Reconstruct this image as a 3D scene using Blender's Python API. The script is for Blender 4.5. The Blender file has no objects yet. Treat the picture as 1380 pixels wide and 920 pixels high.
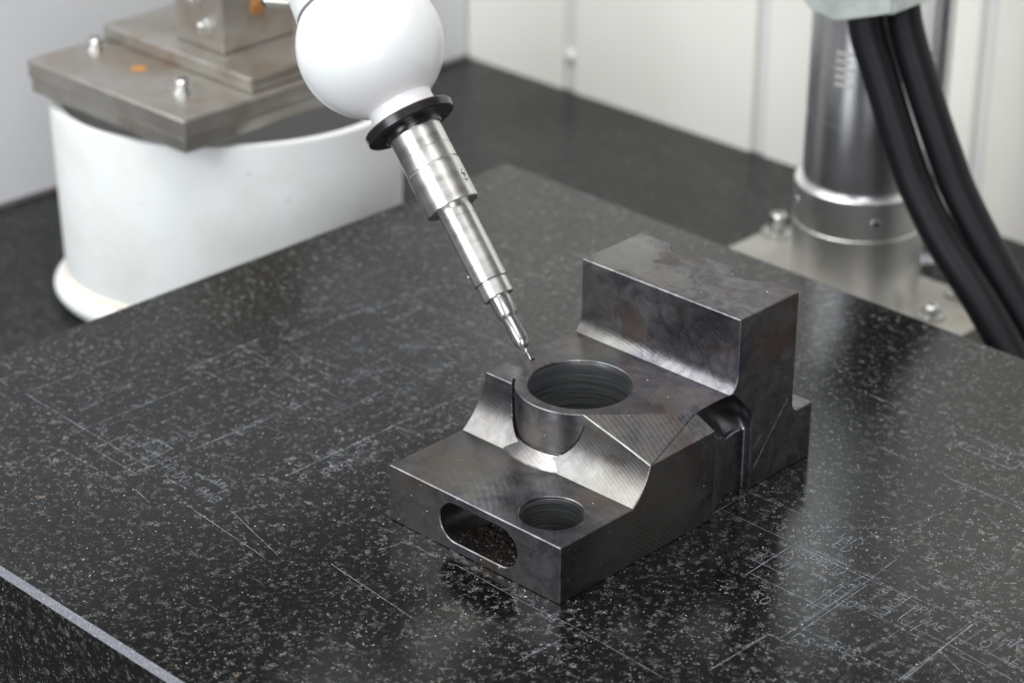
import bpy, bmesh, math, random
from mathutils import Vector, Matrix
random.seed(7)
SC = bpy.context.scene
COL = SC.collection
K = 0.001                                   # everything below is written in millimetres

# ------------------------------------------------------------------ camera
cd = bpy.data.cameras.new('camera'); cam = bpy.data.objects.new('camera', cd); COL.objects.link(cam)
cd.sensor_width = 36.0; cd.lens = 3379.4 / 1380 * 36.0; cd.clip_start = 0.05; cd.clip_end = 50
RC = Matrix(((0.72224065, -0.30887147, 0.61884316), (0.69161809, 0.31510956, -0.64990029), (0.00573227, 0.89738753, 0.44120603)))
CPOS = Vector((587.2, -645.8, 548.9))
cam.matrix_world = Matrix.Translation(CPOS * K) @ RC.to_4x4()
cd.dof.use_dof = True; cd.dof.focus_distance = 1.055; cd.dof.aperture_fstop = 9.0
SC.camera = cam
# ------------------------------------------------------------------ light: an indoor measuring room
w = bpy.data.worlds.new('World'); SC.world = w; w.use_nodes = True
bg = w.node_tree.nodes['Background']; bg.inputs[0].default_value = (0.93, 0.94, 1.0, 1); bg.inputs[1].default_value = 0.13
def area(name, loc, aim, sx, sy, watts, col):
    l = bpy.data.lights.new(name, 'AREA'); l.shape = 'RECTANGLE'; l.size = sx; l.size_y = sy; l.energy = watts; l.color = col
    o = bpy.data.objects.new(name, l); COL.objects.link(o); o.location = Vector(loc) * K
    o.rotation_euler = (Vector(aim) - Vector(loc)).to_track_quat('-Z', 'Y').to_euler(); return o
area('window_light', (-1150, -820, 1150), (-60, 60, 30), 1.3, 1.5, 18, (1.0, 0.985, 0.985))
area('ceiling_light', (-150, -100, 1750), (-250, 350, 0), 1.6, 0.8, 29, (1.0, 0.985, 0.965))
area('side_window_light', (-560, -750, 1150), (-100, 150, 60), 0.25, 1.1, 4, (0.75, 1.0, 0.88))
area('room_window_light', (-150, -1900, 800), (-200, 300, 50), 0.7, 1.5, 26, (0.93, 0.96, 1.0))
area('far_window_light', (1500, -1250, 850), (-200, 400, 50), 0.9, 1.5, 22, (0.95, 0.97, 1.0))
SC.render.engine = 'CYCLES'
SC.view_settings.view_transform = 'Standard'; SC.view_settings.look = 'None'
SC.view_settings.exposure = 0.0; SC.view_settings.gamma = 1.0; SC.view_settings.use_curve_mapping = False

# ------------------------------------------------------------------ helpers
def link_mesh(name, me, mat, parent=None):
    o = bpy.data.objects.new(name, me); COL.objects.link(o)
    for m in (mat if isinstance(mat, (list, tuple)) else [mat]): me.materials.append(m)
    if parent is not None: o.parent = parent
    return o
def from_bm(name, bm, mat, parent=None, smooth=None):
    bmesh.ops.recalc_face_normals(bm, faces=bm.faces)
    me = bpy.data.meshes.new(name); bm.to_mesh(me); bm.free()
    if smooth is not None: smooth_mesh(me, smooth)
    return link_mesh(name, me, mat, parent)
def smooth_mesh(me, deg):
    me.polygons.foreach_set('use_smooth', [True] * len(me.polygons)); me.set_sharp_from_angle(angle=math.radians(deg))
def empty(name, loc=(0, 0, 0), rot=None):
    o = bpy.data.objects.new(name, None); COL.objects.link(o); o.empty_display_size = 0.01
    m = Matrix.Translation(Vector(loc) * K)
    o.matrix_world = m @ rot.to_4x4() if rot else m
    return o
def tag(o, label=None, cat=None, group=None, kind=None):
    for k, v in (('label', label), ('category', cat), ('group', group), ('kind', kind)):
        if v: o[k] = v
    return o
def add_box(bm, x0, x1, y0, y1, z0, z1, bev=0.0, seg=1):
    vs = [bm.verts.new(Vector((x, y, z)) * K) for z in (z0, z1) for x, y in ((x0, y0), (x1, y0), (x1, y1), (x0, y1))]
    fs = [bm.faces.new([vs[i] for i in q]) for q in ((3, 2, 1, 0), (4, 5, 6, 7), (0, 1, 5, 4), (1, 2, 6, 5), (2, 3, 7, 6), (3, 0, 4, 7))]
    if bev:
        es = list({e for f in fs for e in f.edges})
        bmesh.ops.bevel(bm, geom=es, offset=bev * K, segments=seg, affect='EDGES', profile=0.5)
def add_prism(bm, pts, a0, a1, axis='z'):
    # polygon pts swept between a0 and a1 along an axis. axis x: pts are (y,z); y: (x,z); z: (x,y)
    f = {'x': lambda p, a: (a, p[0], p[1]), 'y': lambda p, a: (p[0], a, p[1]), 'z': lambda p, a: (p[0], p[1], a)}[axis]
    A = [bm.verts.new(Vector(f(p, a0)) * K) for p in pts]; B = [bm.verts.new(Vector(f(p, a1)) * K) for p in pts]
    n = len(pts); bm.faces.new(A); bm.faces.new(B[::-1])
    for i in range(n): bm.faces.new((A[i], B[i], B[(i + 1) % n], A[(i + 1) % n]))
def add_lathe(bm, prof, n=64, c=(0, 0), mat=Matrix.Identity(4), closed=False):
    # prof: (radius, height) list; radius 0 closes the end with a fan
    rings = []
    for r, z in prof:
        if r < 1e-6: rings.append([bm.verts.new(mat @ (Vector((c[0], c[1], z)) * K))])
        else: rings.append([bm.verts.new(mat @ (Vector((c[0] + r * math.cos(t), c[1] + r * math.sin(t), z)) * K)) for t in (2 * math.pi * i / n for i in range(n))])
    if closed: rings.append(rings[0])
    for a, b in zip(rings, rings[1:]):
        for i in range(n):
            j = (i + 1) % n
            if len(a) == 1 and len(b) == 1: continue
            if len(a) == 1: bm.faces.new((a[0], b[i], b[j]))
            elif len(b) == 1: bm.faces.new((a[i], b[0], a[j]))
            else: bm.faces.new((a[i], b[i], b[j], a[j]))
def add_tube(bm, pts, rad, n=16):
    pts = [Vector(p) for p in pts]; rings = []; ref = Vector((0.3, 0.2, 1)).normalized()
    for i, p in enumerate(pts):
        d = (pts[min(i + 1, len(pts) - 1)] - pts[max(i - 1, 0)]).normalized()
        a = d.cross(ref).normalized(); b = d.cross(a); r = rad[i] if isinstance(rad, (list, tuple)) else rad
        rings.append([bm.verts.new((p + (a * math.cos(t) + b * math.sin(t)) * r) * K) for t in (2 * math.pi * k / n for k in range(n))])
    for A, B in zip(rings, rings[1:]):
        for k in range(n): bm.faces.new((A[k], A[(k + 1) % n], B[(k + 1) % n], B[k]))
    bm.faces.new(rings[0]); bm.faces.new(rings[-1][::-1])
def catmull(P, n=10):
    P = [Vector(p) for p in P]; Q = [P[0] * 2 - P[1]] + P + [P[-1] * 2 - P[-2]]; out = []
    for i in range(1, len(Q) - 2):
        for k in range(n):
            t = k / n; a, b, c, d = Q[i - 1:i + 3]
            out.append(0.5 * (2 * b + (c - a) * t + (2 * a - 5 * b + 4 * c - d) * t * t + (3 * b - a - 3 * c + d) * t ** 3))
    return out + [P[-1]]
def arc3(p0, p1, p2, n):
    # n+1 points on the circle through three points of a plane
    (ax, ay), (bx, by), (cx, cy) = p0, p1, p2
    d = 2 * (ax * (by - cy) + bx * (cy - ay) + cx * (ay - by))
    ux = ((ax * ax + ay * ay) * (by - cy) + (bx * bx + by * by) * (cy - ay) + (cx * cx + cy * cy) * (ay - by)) / d
    uy = ((ax * ax + ay * ay) * (cx - bx) + (bx * bx + by * by) * (ax - cx) + (cx * cx + cy * cy) * (bx - ax)) / d
    r = math.hypot(ax - ux, ay - uy); a0 = math.atan2(ay - uy, ax - ux); a1 = math.atan2(cy - uy, cx - ux)
    da = (a1 - a0 + math.pi) % (2 * math.pi) - math.pi
    return [(ux + r * math.cos(a0 + da * i / n), uy + r * math.sin(a0 + da * i / n)) for i in range(n + 1)]
def solid(bm):
    bmesh.ops.recalc_face_normals(bm, faces=bm.faces)
    me = bpy.data.meshes.new('tmp'); bm.to_mesh(me); bm.free(); o = bpy.data.objects.new('tmp', me); COL.objects.link(o); return o
def boolean(base, ops, bevel=None):
    for kind, o in ops:
        m = base.modifiers.new('b', 'BOOLEAN'); m.operation = kind; m.object = o; m.solver = 'EXACT'
    bpy.context.view_layer.update(); dg = bpy.context.evaluated_depsgraph_get()
    me = bpy.data.meshes.new_from_object(base.evaluated_get(dg))
    for o in [base] + [o for _, o in ops]: bpy.data.objects.remove(o)
    if bevel:
        bm = bmesh.new(); bm.from_mesh(me)
        bmesh.ops.remove_doubles(bm, verts=bm.verts, dist=0.05 * K)
        bmesh.ops.dissolve_degenerate(bm, edges=bm.edges, dist=0.02 * K)
        bmesh.ops.dissolve_limit(bm, angle_limit=math.radians(0.6), verts=bm.verts, edges=bm.edges)
        es = [e for e in bm.edges if len(e.link_faces) == 2 and e.calc_face_angle(0) > math.radians(32) and e.is_convex and e.calc_length() > 0.3 * K]
        bmesh.ops.bevel(bm, geom=es, offset=bevel * K, segments=1, affect='EDGES', clamp_overlap=False, miter_outer='SHARP', loop_slide=False)
        bm.to_mesh(me); bm.free()
    return me

# ------------------------------------------------------------------ materials (all procedural)
class N:
    def __init__(s, name):
        s.m = bpy.data.materials.new(name); s.m.use_nodes = True; s.t = s.m.node_tree; s.p = s.t.nodes['Principled BSDF']
        s.co = s.t.nodes.new('ShaderNodeTexCoord').outputs['Object']
    def n(s, typ, ins=None, **kw):
        x = s.t.nodes.new(typ)
        for k, v in kw.items(): setattr(x, k, v)
        for k, v in (ins or {}).items(): s.set(x.inputs[k], v)
        return x
    def set(s, sock, v):
        if isinstance(v, bpy.types.NodeSocket): s.t.links.new(v, sock)
        elif isinstance(v, (tuple, list)) and len(v) == 3 and sock.type == 'RGBA': sock.default_value = (*v, 1)
        else: sock.default_value = v
    def P(s, **kw):
        for k, v in kw.items(): s.set(s.p.inputs[k.replace('_', ' ')], v)
        return s
    def map(s, scale=(1, 1, 1), loc=(0, 0, 0), rot=(0, 0, 0)):
        return s.n('ShaderNodeMapping', {'Vector': s.co, 'Scale': scale, 'Location': loc, 'Rotation': rot}).outputs[0]
    def noise(s, scale, detail=3, rough=0.55, vec=None, dist=0.0):
        return s.n('ShaderNodeTexNoise', {'Vector': vec or s.co, 'Scale': scale, 'Detail': detail, 'Roughness': rough, 'Distortion': dist}).outputs
    def vor(s, scale, vec=None, feature='F1', rnd=1.0):
        return s.n('ShaderNodeTexVoronoi', {'Vector': vec or s.co, 'Scale': scale, 'Randomness': rnd}, feature=feature).outputs
    def ramp(s, fac, stops, interp='LINEAR'):
        r = s.n('ShaderNodeValToRGB', {'Fac': fac}); e = r.color_ramp.elements; r.color_ramp.interpolation = interp
        while len(e) < len(stops): e.new(0.5)
        for q, (pos, c) in zip(e, stops): q.position = pos; q.color = (*c, 1) if isinstance(c, tuple) else (c, c, c, 1)
        return r.outputs[0]
    def mix(s, fac, a, b, blend='MIX'):
        x = s.n('ShaderNodeMix', data_type='RGBA', blend_type=blend)
        s.set(x.inputs[0], fac); s.set(x.inputs[6], a); s.set(x.inputs[7], b); return x.outputs[2]
    def math(s, op, a, b=0.0, clamp=False):
        x = s.n('ShaderNodeMath', operation=op, use_clamp=clamp); s.set(x.inputs[0], a); s.set(x.inputs[1], b); return x.outputs[0]
    def bump(s, h, strength, dist=0.0005, normal=None):
        x = s.n('ShaderNodeBump', {'Height': h, 'Strength': strength, 'Distance': dist})
        if normal: s.set(x.inputs['Normal'], normal)
        return x.outputs[0]

def granite(name, rough=0.165, flake=1.0, spark=1.0, ior=1.46):
    g = N(name)
    wob = g.n('ShaderNodeVectorMath', {0: g.co, 1: g.n('ShaderNodeVectorMath', {0: g.noise(520, 3)['Color'], 'Scale': 0.0055}, operation='SCALE').outputs[0]}, operation='ADD').outputs[0]
    sep = lambda v: g.n('ShaderNodeSeparateColor', {'Color': v['Color']}).outputs
    v1 = g.vor(430, wob); v2 = g.vor(820, wob); v3 = g.vor(640); c1, c2, c3 = sep(v1), sep(v2), sep(v3)
    body = g.ramp(g.noise(640, 4, 0.7)[0], [(0.42, 0.0015), (0.56, 0.004), (0.62, 0.009 * flake), (0.72, 0.030 * flake)])
    a = g.ramp(c1[0], [(0.0, 0.0), (0.82, 0.0), (0.86, 0.018 * flake), (0.95, 0.050 * flake), (1.0, 0.15 * flake)])
    tint = g.ramp(c1[1], [(0.0, (1.0, 1.0, 1.0)), (0.5, (0.90, 0.98, 1.0)), (0.8, (1.0, 0.93, 0.85)), (1.0, (1.05, 0.82, 0.65))])
    a = g.mix(1.0, a, g.ramp(g.noise(1100, 3)[0], [(0.44, 0.1), (0.58, 1.2)]), 'MULTIPLY')
    a = g.mix(1.0, a, tint, 'MULTIPLY'); a = g.mix(1.0, a, body, 'ADD')
    rim = g.ramp(g.vor(430, wob, 'DISTANCE_TO_EDGE')[0], [(0.0, 1.0), (0.045, 0.8), (0.085, 0.0)])
    a = g.mix(g.math('MULTIPLY', rim, g.ramp(g.noise(260, 3)[0], [(0.55, 0.0), (0.61, 0.75 * flake)])), a, (0.135, 0.135, 0.138))
    b = g.math('MULTIPLY', g.ramp(c2[0], [(0.0, 0.0), (0.905, 0.0), (0.94, 0.9 * flake)]), g.ramp(v2['Distance'], [(0.30, 1.0), (0.42, 0.0)]))
    a = g.mix(b, a, g.mix(c2[1], (0.10, 0.10, 0.105), (0.34, 0.34, 0.335)))
    sp = g.math('MULTIPLY', g.ramp(c3[0], [(0.0, 0.0), (0.94, 0.0), (0.97, 0.95 * spark)]), g.ramp(v3['Distance'], [(0.0, 1.0), (0.16, 1.0), (0.22, 0.0)]))
    a = g.mix(sp, a, g.mix(c3[1], (0.30, 0.31, 0.31), (0.85, 0.85, 0.84)))
    a = g.mix(1.0, a, g.ramp(g.noise(14, 4)[0], [(0.3, 0.6), (0.7, 1.35)]), 'MULTIPLY')
    r = g.ramp(g.noise(9, 5, 0.6)[0], [(0.3, rough * 0.8), (0.7, rough * 1.35)])
    g.P(Base_Color=a, Roughness=r, IOR=ior)
    h = g.math('ADD', g.math('MULTIPLY', c2[1], 0.3), g.noise(1500, 2)[0])
    g.P(Normal=g.bump(h, 0.08, 0.0002))
    return g.m
M_granite = granite('polished_black_granite', flake=0.85, spark=0.85)
M_granite_side = granite('sawn_granite_side', rough=0.30, flake=0.9, spark=0.9)
M_table = granite('far_granite', rough=0.26, flake=0.7, spark=0.3, ior=1.34)
g = N('ground_granite_edge'); e = g.noise(900, 3)[0]
g.P(Base_Color=g.ramp(e, [(0.25, (0.07, 0.07, 0.085)), (0.6, (0.14, 0.14, 0.17)), (0.8, (0.36, 0.36, 0.40))]), Roughness=0.55, Normal=g.bump(e, 0.3, 0.0002)); M_edge = g.m
g = N('scratched_white_line'); f = g.noise(160, 4, 0.7)[0]
g.P(Base_Color=(0.38, 0.40, 0.46), Roughness=0.7, Alpha=g.ramp(f, [(0.32, 0.06), (0.50, 0.40), (0.70, 0.75)])); M_scribe = g.m

def steel(name, dark, light, r0, r1, mill=0.13, stain=1.0, pits=0.9, blots=True):
    g = N(name)
    n1 = g.noise(22, 5, 0.6, dist=0.6)[0]; n2 = g.noise(110, 8, 0.75, dist=0.8)[0]; n3 = g.noise(9, 3, vec=g.map(loc=(3, 1, 2)))[0]; n4 = g.noise(30, 4, vec=g.map(loc=(7, 4, 1)), dist=1.0)[0]
    c = g.mix(g.ramp(n2, [(0.36, 0.0), (0.64, 1.0)]), dark, light)
    c = g.mix(g.math('MULTIPLY', g.ramp(n1, [(0.52, 0.0), (0.68, 0.75)]), stain), c, (0.125, 0.080, 0.060))
    c = g.mix(g.math('MULTIPLY', g.ramp(n4, [(0.55, 0.0), (0.72, 0.6)]), stain), c, (0.070, 0.078, 0.110))
    c = g.mix(g.math('MULTIPLY', g.ramp(n3, [(0.52, 0.0), (0.62, 0.55)]), stain), c, (0.30, 0.29, 0.265))
    def blotch(p, sc, r, seed, amt):
        d = g.n('ShaderNodeVectorMath', {0: g.n('ShaderNodeVectorMath', {0: g.co, 1: tuple(x * K for x in p)}, operation='SUBTRACT').outputs[0], 1: sc}, operation='MULTIPLY').outputs[0]
        L = g.n('ShaderNodeVectorMath', {0: d}, operation='LENGTH').outputs['Value']
        q = g.math('ADD', g.math('DIVIDE', L, r * K), g.math('MULTIPLY', g.math('SUBTRACT', g.noise(60, 4, 0.55, vec=g.map(loc=(seed, 1, 2)), dist=1.2)[0], 0.5), 2.2))
        return g.math('MULTIPLY', g.ramp(q, [(0.90, 1.0), (1.0, 0.0)]), amt)
    if blots:
        c = g.mix(blotch((-84, 136, 87), (1, 0.75, 3), 15, 3.1, 0.65), c, (0.30, 0.30, 0.285))
        c = g.mix(blotch((-58, 128, 87), (0.55, 1.3, 3), 11, 5.7, 0.5), c, (0.28, 0.265, 0.24))
        c = g.mix(blotch((-68, 116, 66), (1, 1, 1.2), 11, 8.2, 0.7), c, (0.155, 0.115, 0.105))
        c = g.mix(blotch((-72, 16, 27), (0.8, 1, 3), 15, 1.9, 0.5), c, (0.21, 0.20, 0.165))
        c = g.mix(blotch((-20, 96, 52), (1, 1, 3), 13, 4.4, 0.55), c, (0.23, 0.185, 0.155))
        c = g.mix(blotch((-18, 51, 40), (0.4, 1, 1.3), 3.2, 6.1, 0.45), c, (0.14, 0.09, 0.07))
    v = g.vor(260); vs = g.n('ShaderNodeSeparateColor', {'Color': v['Color']}).outputs
    pit = g.math('MULTIPLY', g.math('MULTIPLY', g.ramp(vs[0], [(0.90, 0.0), (0.93, 1.0)]), g.ramp(v['Distance'], [(0.12, 1.0), (0.22, 0.0)])), g.ramp(n1, [(0.40, 0.0), (0.55, pits)]))
    c = g.mix(pit, c, (0.03, 0.025, 0.025))
    dv = g.vor(330, vec=g.map(loc=(0.3, 0.2, 0.1))); ds = g.n('ShaderNodeSeparateColor', {'Color': dv['Color']}).outputs
    dust = g.math('MULTIPLY', g.ramp(ds[1], [(0.972, 0.0), (0.98, 1.0)]), g.ramp(dv['Distance'], [(0.07, 1.0), (0.11, 0.0)]))
    c = g.mix(dust, c, (0.75, 0.74, 0.70))
    # milling: swept tool arcs, on each face from the object's own coordinates
    wv = g.n('ShaderNodeTexWave', {'Vector': g.map(loc=(0.16, 0.05, 0.12), rot=(0.4, 0.3, 0.2)), 'Scale': 190.0, 'Distortion': 1.1, 'Detail': 2.0, 'Detail Scale': 0.6}, wave_type='RINGS', rings_direction='SPHERICAL').outputs[1]
    ww = g.math('MULTIPLY', wv, g.ramp(g.noise(26, 2, vec=g.map(loc=(1, 9, 4)))[0], [(0.44, 0.04), (0.60, 1.0)]))
    c = g.mix(g.math('MULTIPLY', ww, 0.17), c, g.mix(1.0, c, (0.45, 0.45, 0.47), 'MULTIPLY'))
    h = g.math('ADD', g.math('MULTIPLY', ww, mill), g.math('MULTIPLY', g.noise(420, 5, 0.7)[0], 0.10))
    rr = g.math('ADD', g.ramp(n1, [(0.3, r0), (0.7, r1)]), g.math('MULTIPLY', wv, 0.05))
    met = g.math('SUBTRACT', 1.0, g.math('ADD', g.math('MULTIPLY', dust, 1.0), g.math('MULTIPLY', pit, 0.8)), clamp=True)
    g.P(Base_Color=c, Roughness=rr, Metallic=met, Normal=g.bump(h, 0.35, 0.0004)); return g.m
M_steel = steel('milled_tool_steel', (0.090, 0.087, 0.099), (0.255, 0.247, 0.265), 0.23, 0.37)
M_boss = steel('turned_boss_steel', (0.20, 0.19, 0.195), (0.33, 0.32, 0.315), 0.28, 0.42, mill=0.05, stain=1.2)
g = N('bored_steel'); s_ = g.noise(1.0, 3, vec=g.map(scale=(30, 30, 900)))[0]
g.P(Base_Color=g.ramp(s_, [(0.3, (0.22, 0.23, 0.24)), (0.7, (0.62, 0.63, 0.64))]), Metallic=1.0, Roughness=0.36, Normal=g.bump(s_, 0.4, 0.0003)); M_bore = g.m
def brushed(name, col, rough, aniso=0.55, s=(60, 60, 1400), bump=0.12):
    g = N(name); q = g.noise(1.0, 3, vec=g.map(scale=s))[0]; k = g.noise(120, 4)[0]
    g.P(Base_Color=g.mix(g.ramp(k, [(0.35, 0.0), (0.8, 0.22)]), col, tuple(x * 0.6 for x in col)), Metallic=1.0,
        Roughness=g.ramp(q, [(0.3, rough * 0.8), (0.7, rough * 1.25)]), Normal=g.bump(q, bump, 0.0001)); return g.m
M_probe = brushed('satin_stainless', (0.74, 0.73, 0.70), 0.31, s=(15, 15, 160), bump=0.004)
M_tip = brushed('ground_stainless', (0.55, 0.535, 0.52), 0.27, s=(15, 15, 160), bump=0.004)
M_column = brushed('turned_column_steel', (0.74, 0.74, 0.76), 0.30, s=(3, 3, 8), bump=0.0)
M_collar = brushed('turned_collar_steel', (0.86, 0.85, 0.84), 0.36, s=(3, 3, 8), bump=0.0)
M_bolt = brushed('bolt_steel', (0.62, 0.62, 0.62), 0.18)
g = N('oily_base_steel'); q = g.noise(25, 5)[0]
g.P(Base_Color=g.ramp(q, [(0.3, (0.30, 0.28, 0.25)), (0.6, (0.46, 0.45, 0.42)), (0.75, (0.40, 0.33, 0.26))]), Metallic=0.75, Roughness=0.42, Normal=g.bump(q, 0.1)); M_base = g.m
def plate_mat(name):
    g = N(name); q = g.noise(18, 4, dist=0.5)[0]; k = g.noise(60, 5)[0]
    c = g.ramp(q, [(0.3, (0.36, 0.325, 0.285)), (0.5, (0.46, 0.44, 0.405)), (0.72, (0.34, 0.265, 0.205))])
    v = g.vor(11, vec=g.map(loc=(0.508 * 0 + 0.03, 0.02, 0.0)))
    c = g.mix(g.ramp(g.noise(30, 2, vec=g.map(loc=(2, 5, 1)))[0], [(0.66, 0.0), (0.80, 0.6)]), c, (0.30, 0.17, 0.08))
    g.P(Base_Color=c, Metallic=0.85, Roughness=g.ramp(k, [(0.3, 0.26), (0.7, 0.42)]), Normal=g.bump(k, 0.08)); return g.m
M_plate = plate_mat('stained_steel_plate')
g = N('rust'); q = g.noise(200, 4)[0]
g.P(Base_Color=g.ramp(q, [(0.3, (0.30, 0.12, 0.03)), (0.7, (0.50, 0.24, 0.07))]), Roughness=0.8); M_rust = g.m
def paint(name, col, rough, spec=0.5, dirt=0.0, speck=0.0, coat=0.0):
    g = N(name); c = col
    if dirt: c = g.mix(g.math('MULTIPLY', g.ramp(g.noise(12, 5, 0.65)[0], [(0.45, 0.0), (0.8, 1.0)]), dirt), c, tuple(x * y for x, y in zip(col, (0.80, 0.78, 0.70))))
    if speck:
        v = g.vor(95, vec=g.map(scale=(1, 1, 1.6))); k = g.n('ShaderNodeSeparateColor', {'Color': v['Color']}).outputs
        c = g.mix(g.math('MULTIPLY', g.math('MULTIPLY', g.ramp(k[0], [(0.90, 0.0), (0.92, 1.0)]), g.ramp(v['Distance'], [(0.07, 1.0), (0.13, 0.0)])), speck), c, (0.06, 0.055, 0.05))
    g.P(Base_Color=c, Roughness=rough, Coat_Weight=coat, Coat_Roughness=0.08, Normal=g.bump(g.noise(240, 3)[0], 0.03, 0.0003)); return g.m
M_white = paint('white_enamel', (0.80, 0.81, 0.82), 0.22, speck=0.9)
M_cap = paint('white_plastic_cap', (0.74, 0.74, 0.74), 0.35)
M_cream = paint('cream_plastic', (0.60, 0.58, 0.52), 0.45)
M_drum = paint('white_drum_paint', (0.78, 0.79, 0.79), 0.45, dirt=0.9, speck=0.55)
M_weld = paint('yellowed_sealant', (0.76, 0.70, 0.60), 0.6, dirt=0.5)
M_wall = paint('white_wall_panel', (0.80, 0.785, 0.74), 0.45, dirt=0.15)
M_joint = paint('grey_joint_strip', (0.66, 0.645, 0.65), 0.5)
M_wall2 = paint('cool_white_panel', (0.70, 0.705, 0.73), 0.5, dirt=0.1)
g = N('black_rubber_hose'); q = g.noise(60, 4)[0]
g.P(Base_Color=(0.006, 0.006, 0.008), IOR=1.30, Roughness=g.ramp(q, [(0.3, 0.40), (0.7, 0.50)]), Normal=g.bump(g.noise(500, 3)[0], 0.04, 0.0003)); M_hose = g.m
g = N('black_anodised_ring'); g.P(Base_Color=(0.012, 0.012, 0.013), Roughness=0.26, Coat_Weight=0.15); M_black = g.m
g = N('copper_gasket'); g.P(Base_Color=(0.20, 0.08, 0.05), Roughness=0.5); M_gasket = g.m
g = N('dark_seam'); g.P(Base_Color=(0.16, 0.14, 0.15), Roughness=0.6); M_seam = g.m
g = N('dull_bracket'); q = g.noise(70, 4)[0]
g.P(Base_Color=g.ramp(q, [(0.3, (0.42, 0.46, 0.45)), (0.7, (0.60, 0.64, 0.62))]), Metallic=0.35, Roughness=0.4); M_bracket = g.m
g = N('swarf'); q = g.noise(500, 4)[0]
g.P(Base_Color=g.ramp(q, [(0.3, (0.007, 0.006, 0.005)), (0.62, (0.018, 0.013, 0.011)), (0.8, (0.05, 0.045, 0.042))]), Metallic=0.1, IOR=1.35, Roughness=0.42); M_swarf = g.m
g = N('etched_ink'); g.P(Base_Color=(0.55, 0.54, 0.5), Roughness=0.6); M_etch = g.m
g = N('bright_scratch'); g.P(Base_Color=(0.60, 0.56, 0.53), Metallic=0.6, Roughness=0.45, Alpha=g.ramp(g.noise(300, 3)[0], [(0.36, 0.1), (0.6, 0.9)])); M_scr = g.m
g = N('scuff'); g.P(Base_Color=(0.30, 0.29, 0.25), Metallic=0.7, Roughness=0.5, Alpha=g.ramp(g.noise(250, 3)[0], [(0.40, 0.0), (0.65, 0.7)])); M_scuff = g.m

# ------------------------------------------------------------------ setting: lower table and two walls
TZ = -100.0
bm = bmesh.new(); add_box(bm, -712, 1500, -1200, 643, TZ - 60, TZ)
tag(from_bm('table', bm, M_table), kind='structure')
wall = tag(empty('wall', (0, 641, TZ)), kind='structure')
edges = [-720 + 0] ; u = -582.7
bm = bmesh.new(); add_box(bm, -726, 1510, 5, 20, -62, 530)
wb = from_bm('wall_backing', bm, M_joint, wall)
seams = [-582.7 + 177 * i for i in range(0, 12)]
prev = -726
for s_ in seams:
    bm = bmesh.new(); add_box(bm, prev, s_ - 5.5, 0, 12, -62, 530, 1.2); from_bm('wall_panel', bm, M_wall, wall, 30)
    prev = s_ + 5.5
for s_, z in ((-582.7, 26), (-405.7, 170)):
    bm = bmesh.new(); add_lathe(bm, [(0, 4.5), (3.2, 4.3), (4.6, 3.0), (4.8, 0)], 20, mat=Matrix.Translation(Vector((s_, 5, z)) * K) @ Matrix.Rotation(math.pi / 2, 4, 'X'))
    from_bm('screw_head', bm, M_cap, wall, 40)
side = tag(empty('side_wall', (-708, 0, TZ)), kind='structure')
side.rotation_euler = (0, 0, -0.035)
bm = bmesh.new(); add_box(bm, -14, 0, -40, 640, 0.5, 530, 1.5); from_bm('wall_panel', bm, M_wall2, side, 30)
bm = bmesh.new(); add_box(bm, -2, 1.5, -40, 640, 0, 3); from_bm('floor_trim', bm, M_seam, side)

# ------------------------------------------------------------------ the granite surface plate, with its scribed marks
PSI = -0.0159
gp = tag(empty('granite_plate', (-348.4, 332.0, TZ), Matrix.Rotation(PSI, 3, 'Z')), 'black speckled granite surface plate with scratched lines and lettering, under the steel block', 'surface plate')
PL, PW = 760.0, 472.8
bm = bmesh.new(); add_box(bm, 0, PL, -PW, 0, 0, -TZ)
bm.edges.ensure_lookup_table()
top = [e for e in bm.edges if all(v.co.z > 0.099 for v in e.verts)]; side_e = [e for e in bm.edges if abs(e.verts[0].co.z - e.verts[1].co.z) > 0.05]
bmesh.ops.bevel(bm, geom=top + side_e, offset=2.6 * K, segments=1, affect='EDGES')
slab = from_bm('slab', bm, [M_granite, M_granite_side, M_edge], gp)
for f in slab.data.polygons:
    n = f.normal
    f.material_index = 0 if n.z > 0.95 else (2 if 0.3 < n.z <= 0.95 else 1)
inv = gp.matrix_world.inverted()
def flat_strip(bm, pts, w, z=0.06):
    P = [inv @ (Vector((x, y, 0)) * K) for x, y in pts]
    for p in P: p.z = -TZ * K + z * K
    for a, b in zip(P, P[1:]):
        d = b - a
        if d.length < 1e-7: continue
        n = Vector((-d.y, d.x, 0)).normalized() * (w * 0.5 * K); d = d.normalized() * (w * 0.3 * K)
        bm.faces.new([bm.verts.new(q) for q in (a - d - n, b + d - n, b + d + n, a - d + n)])
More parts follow.
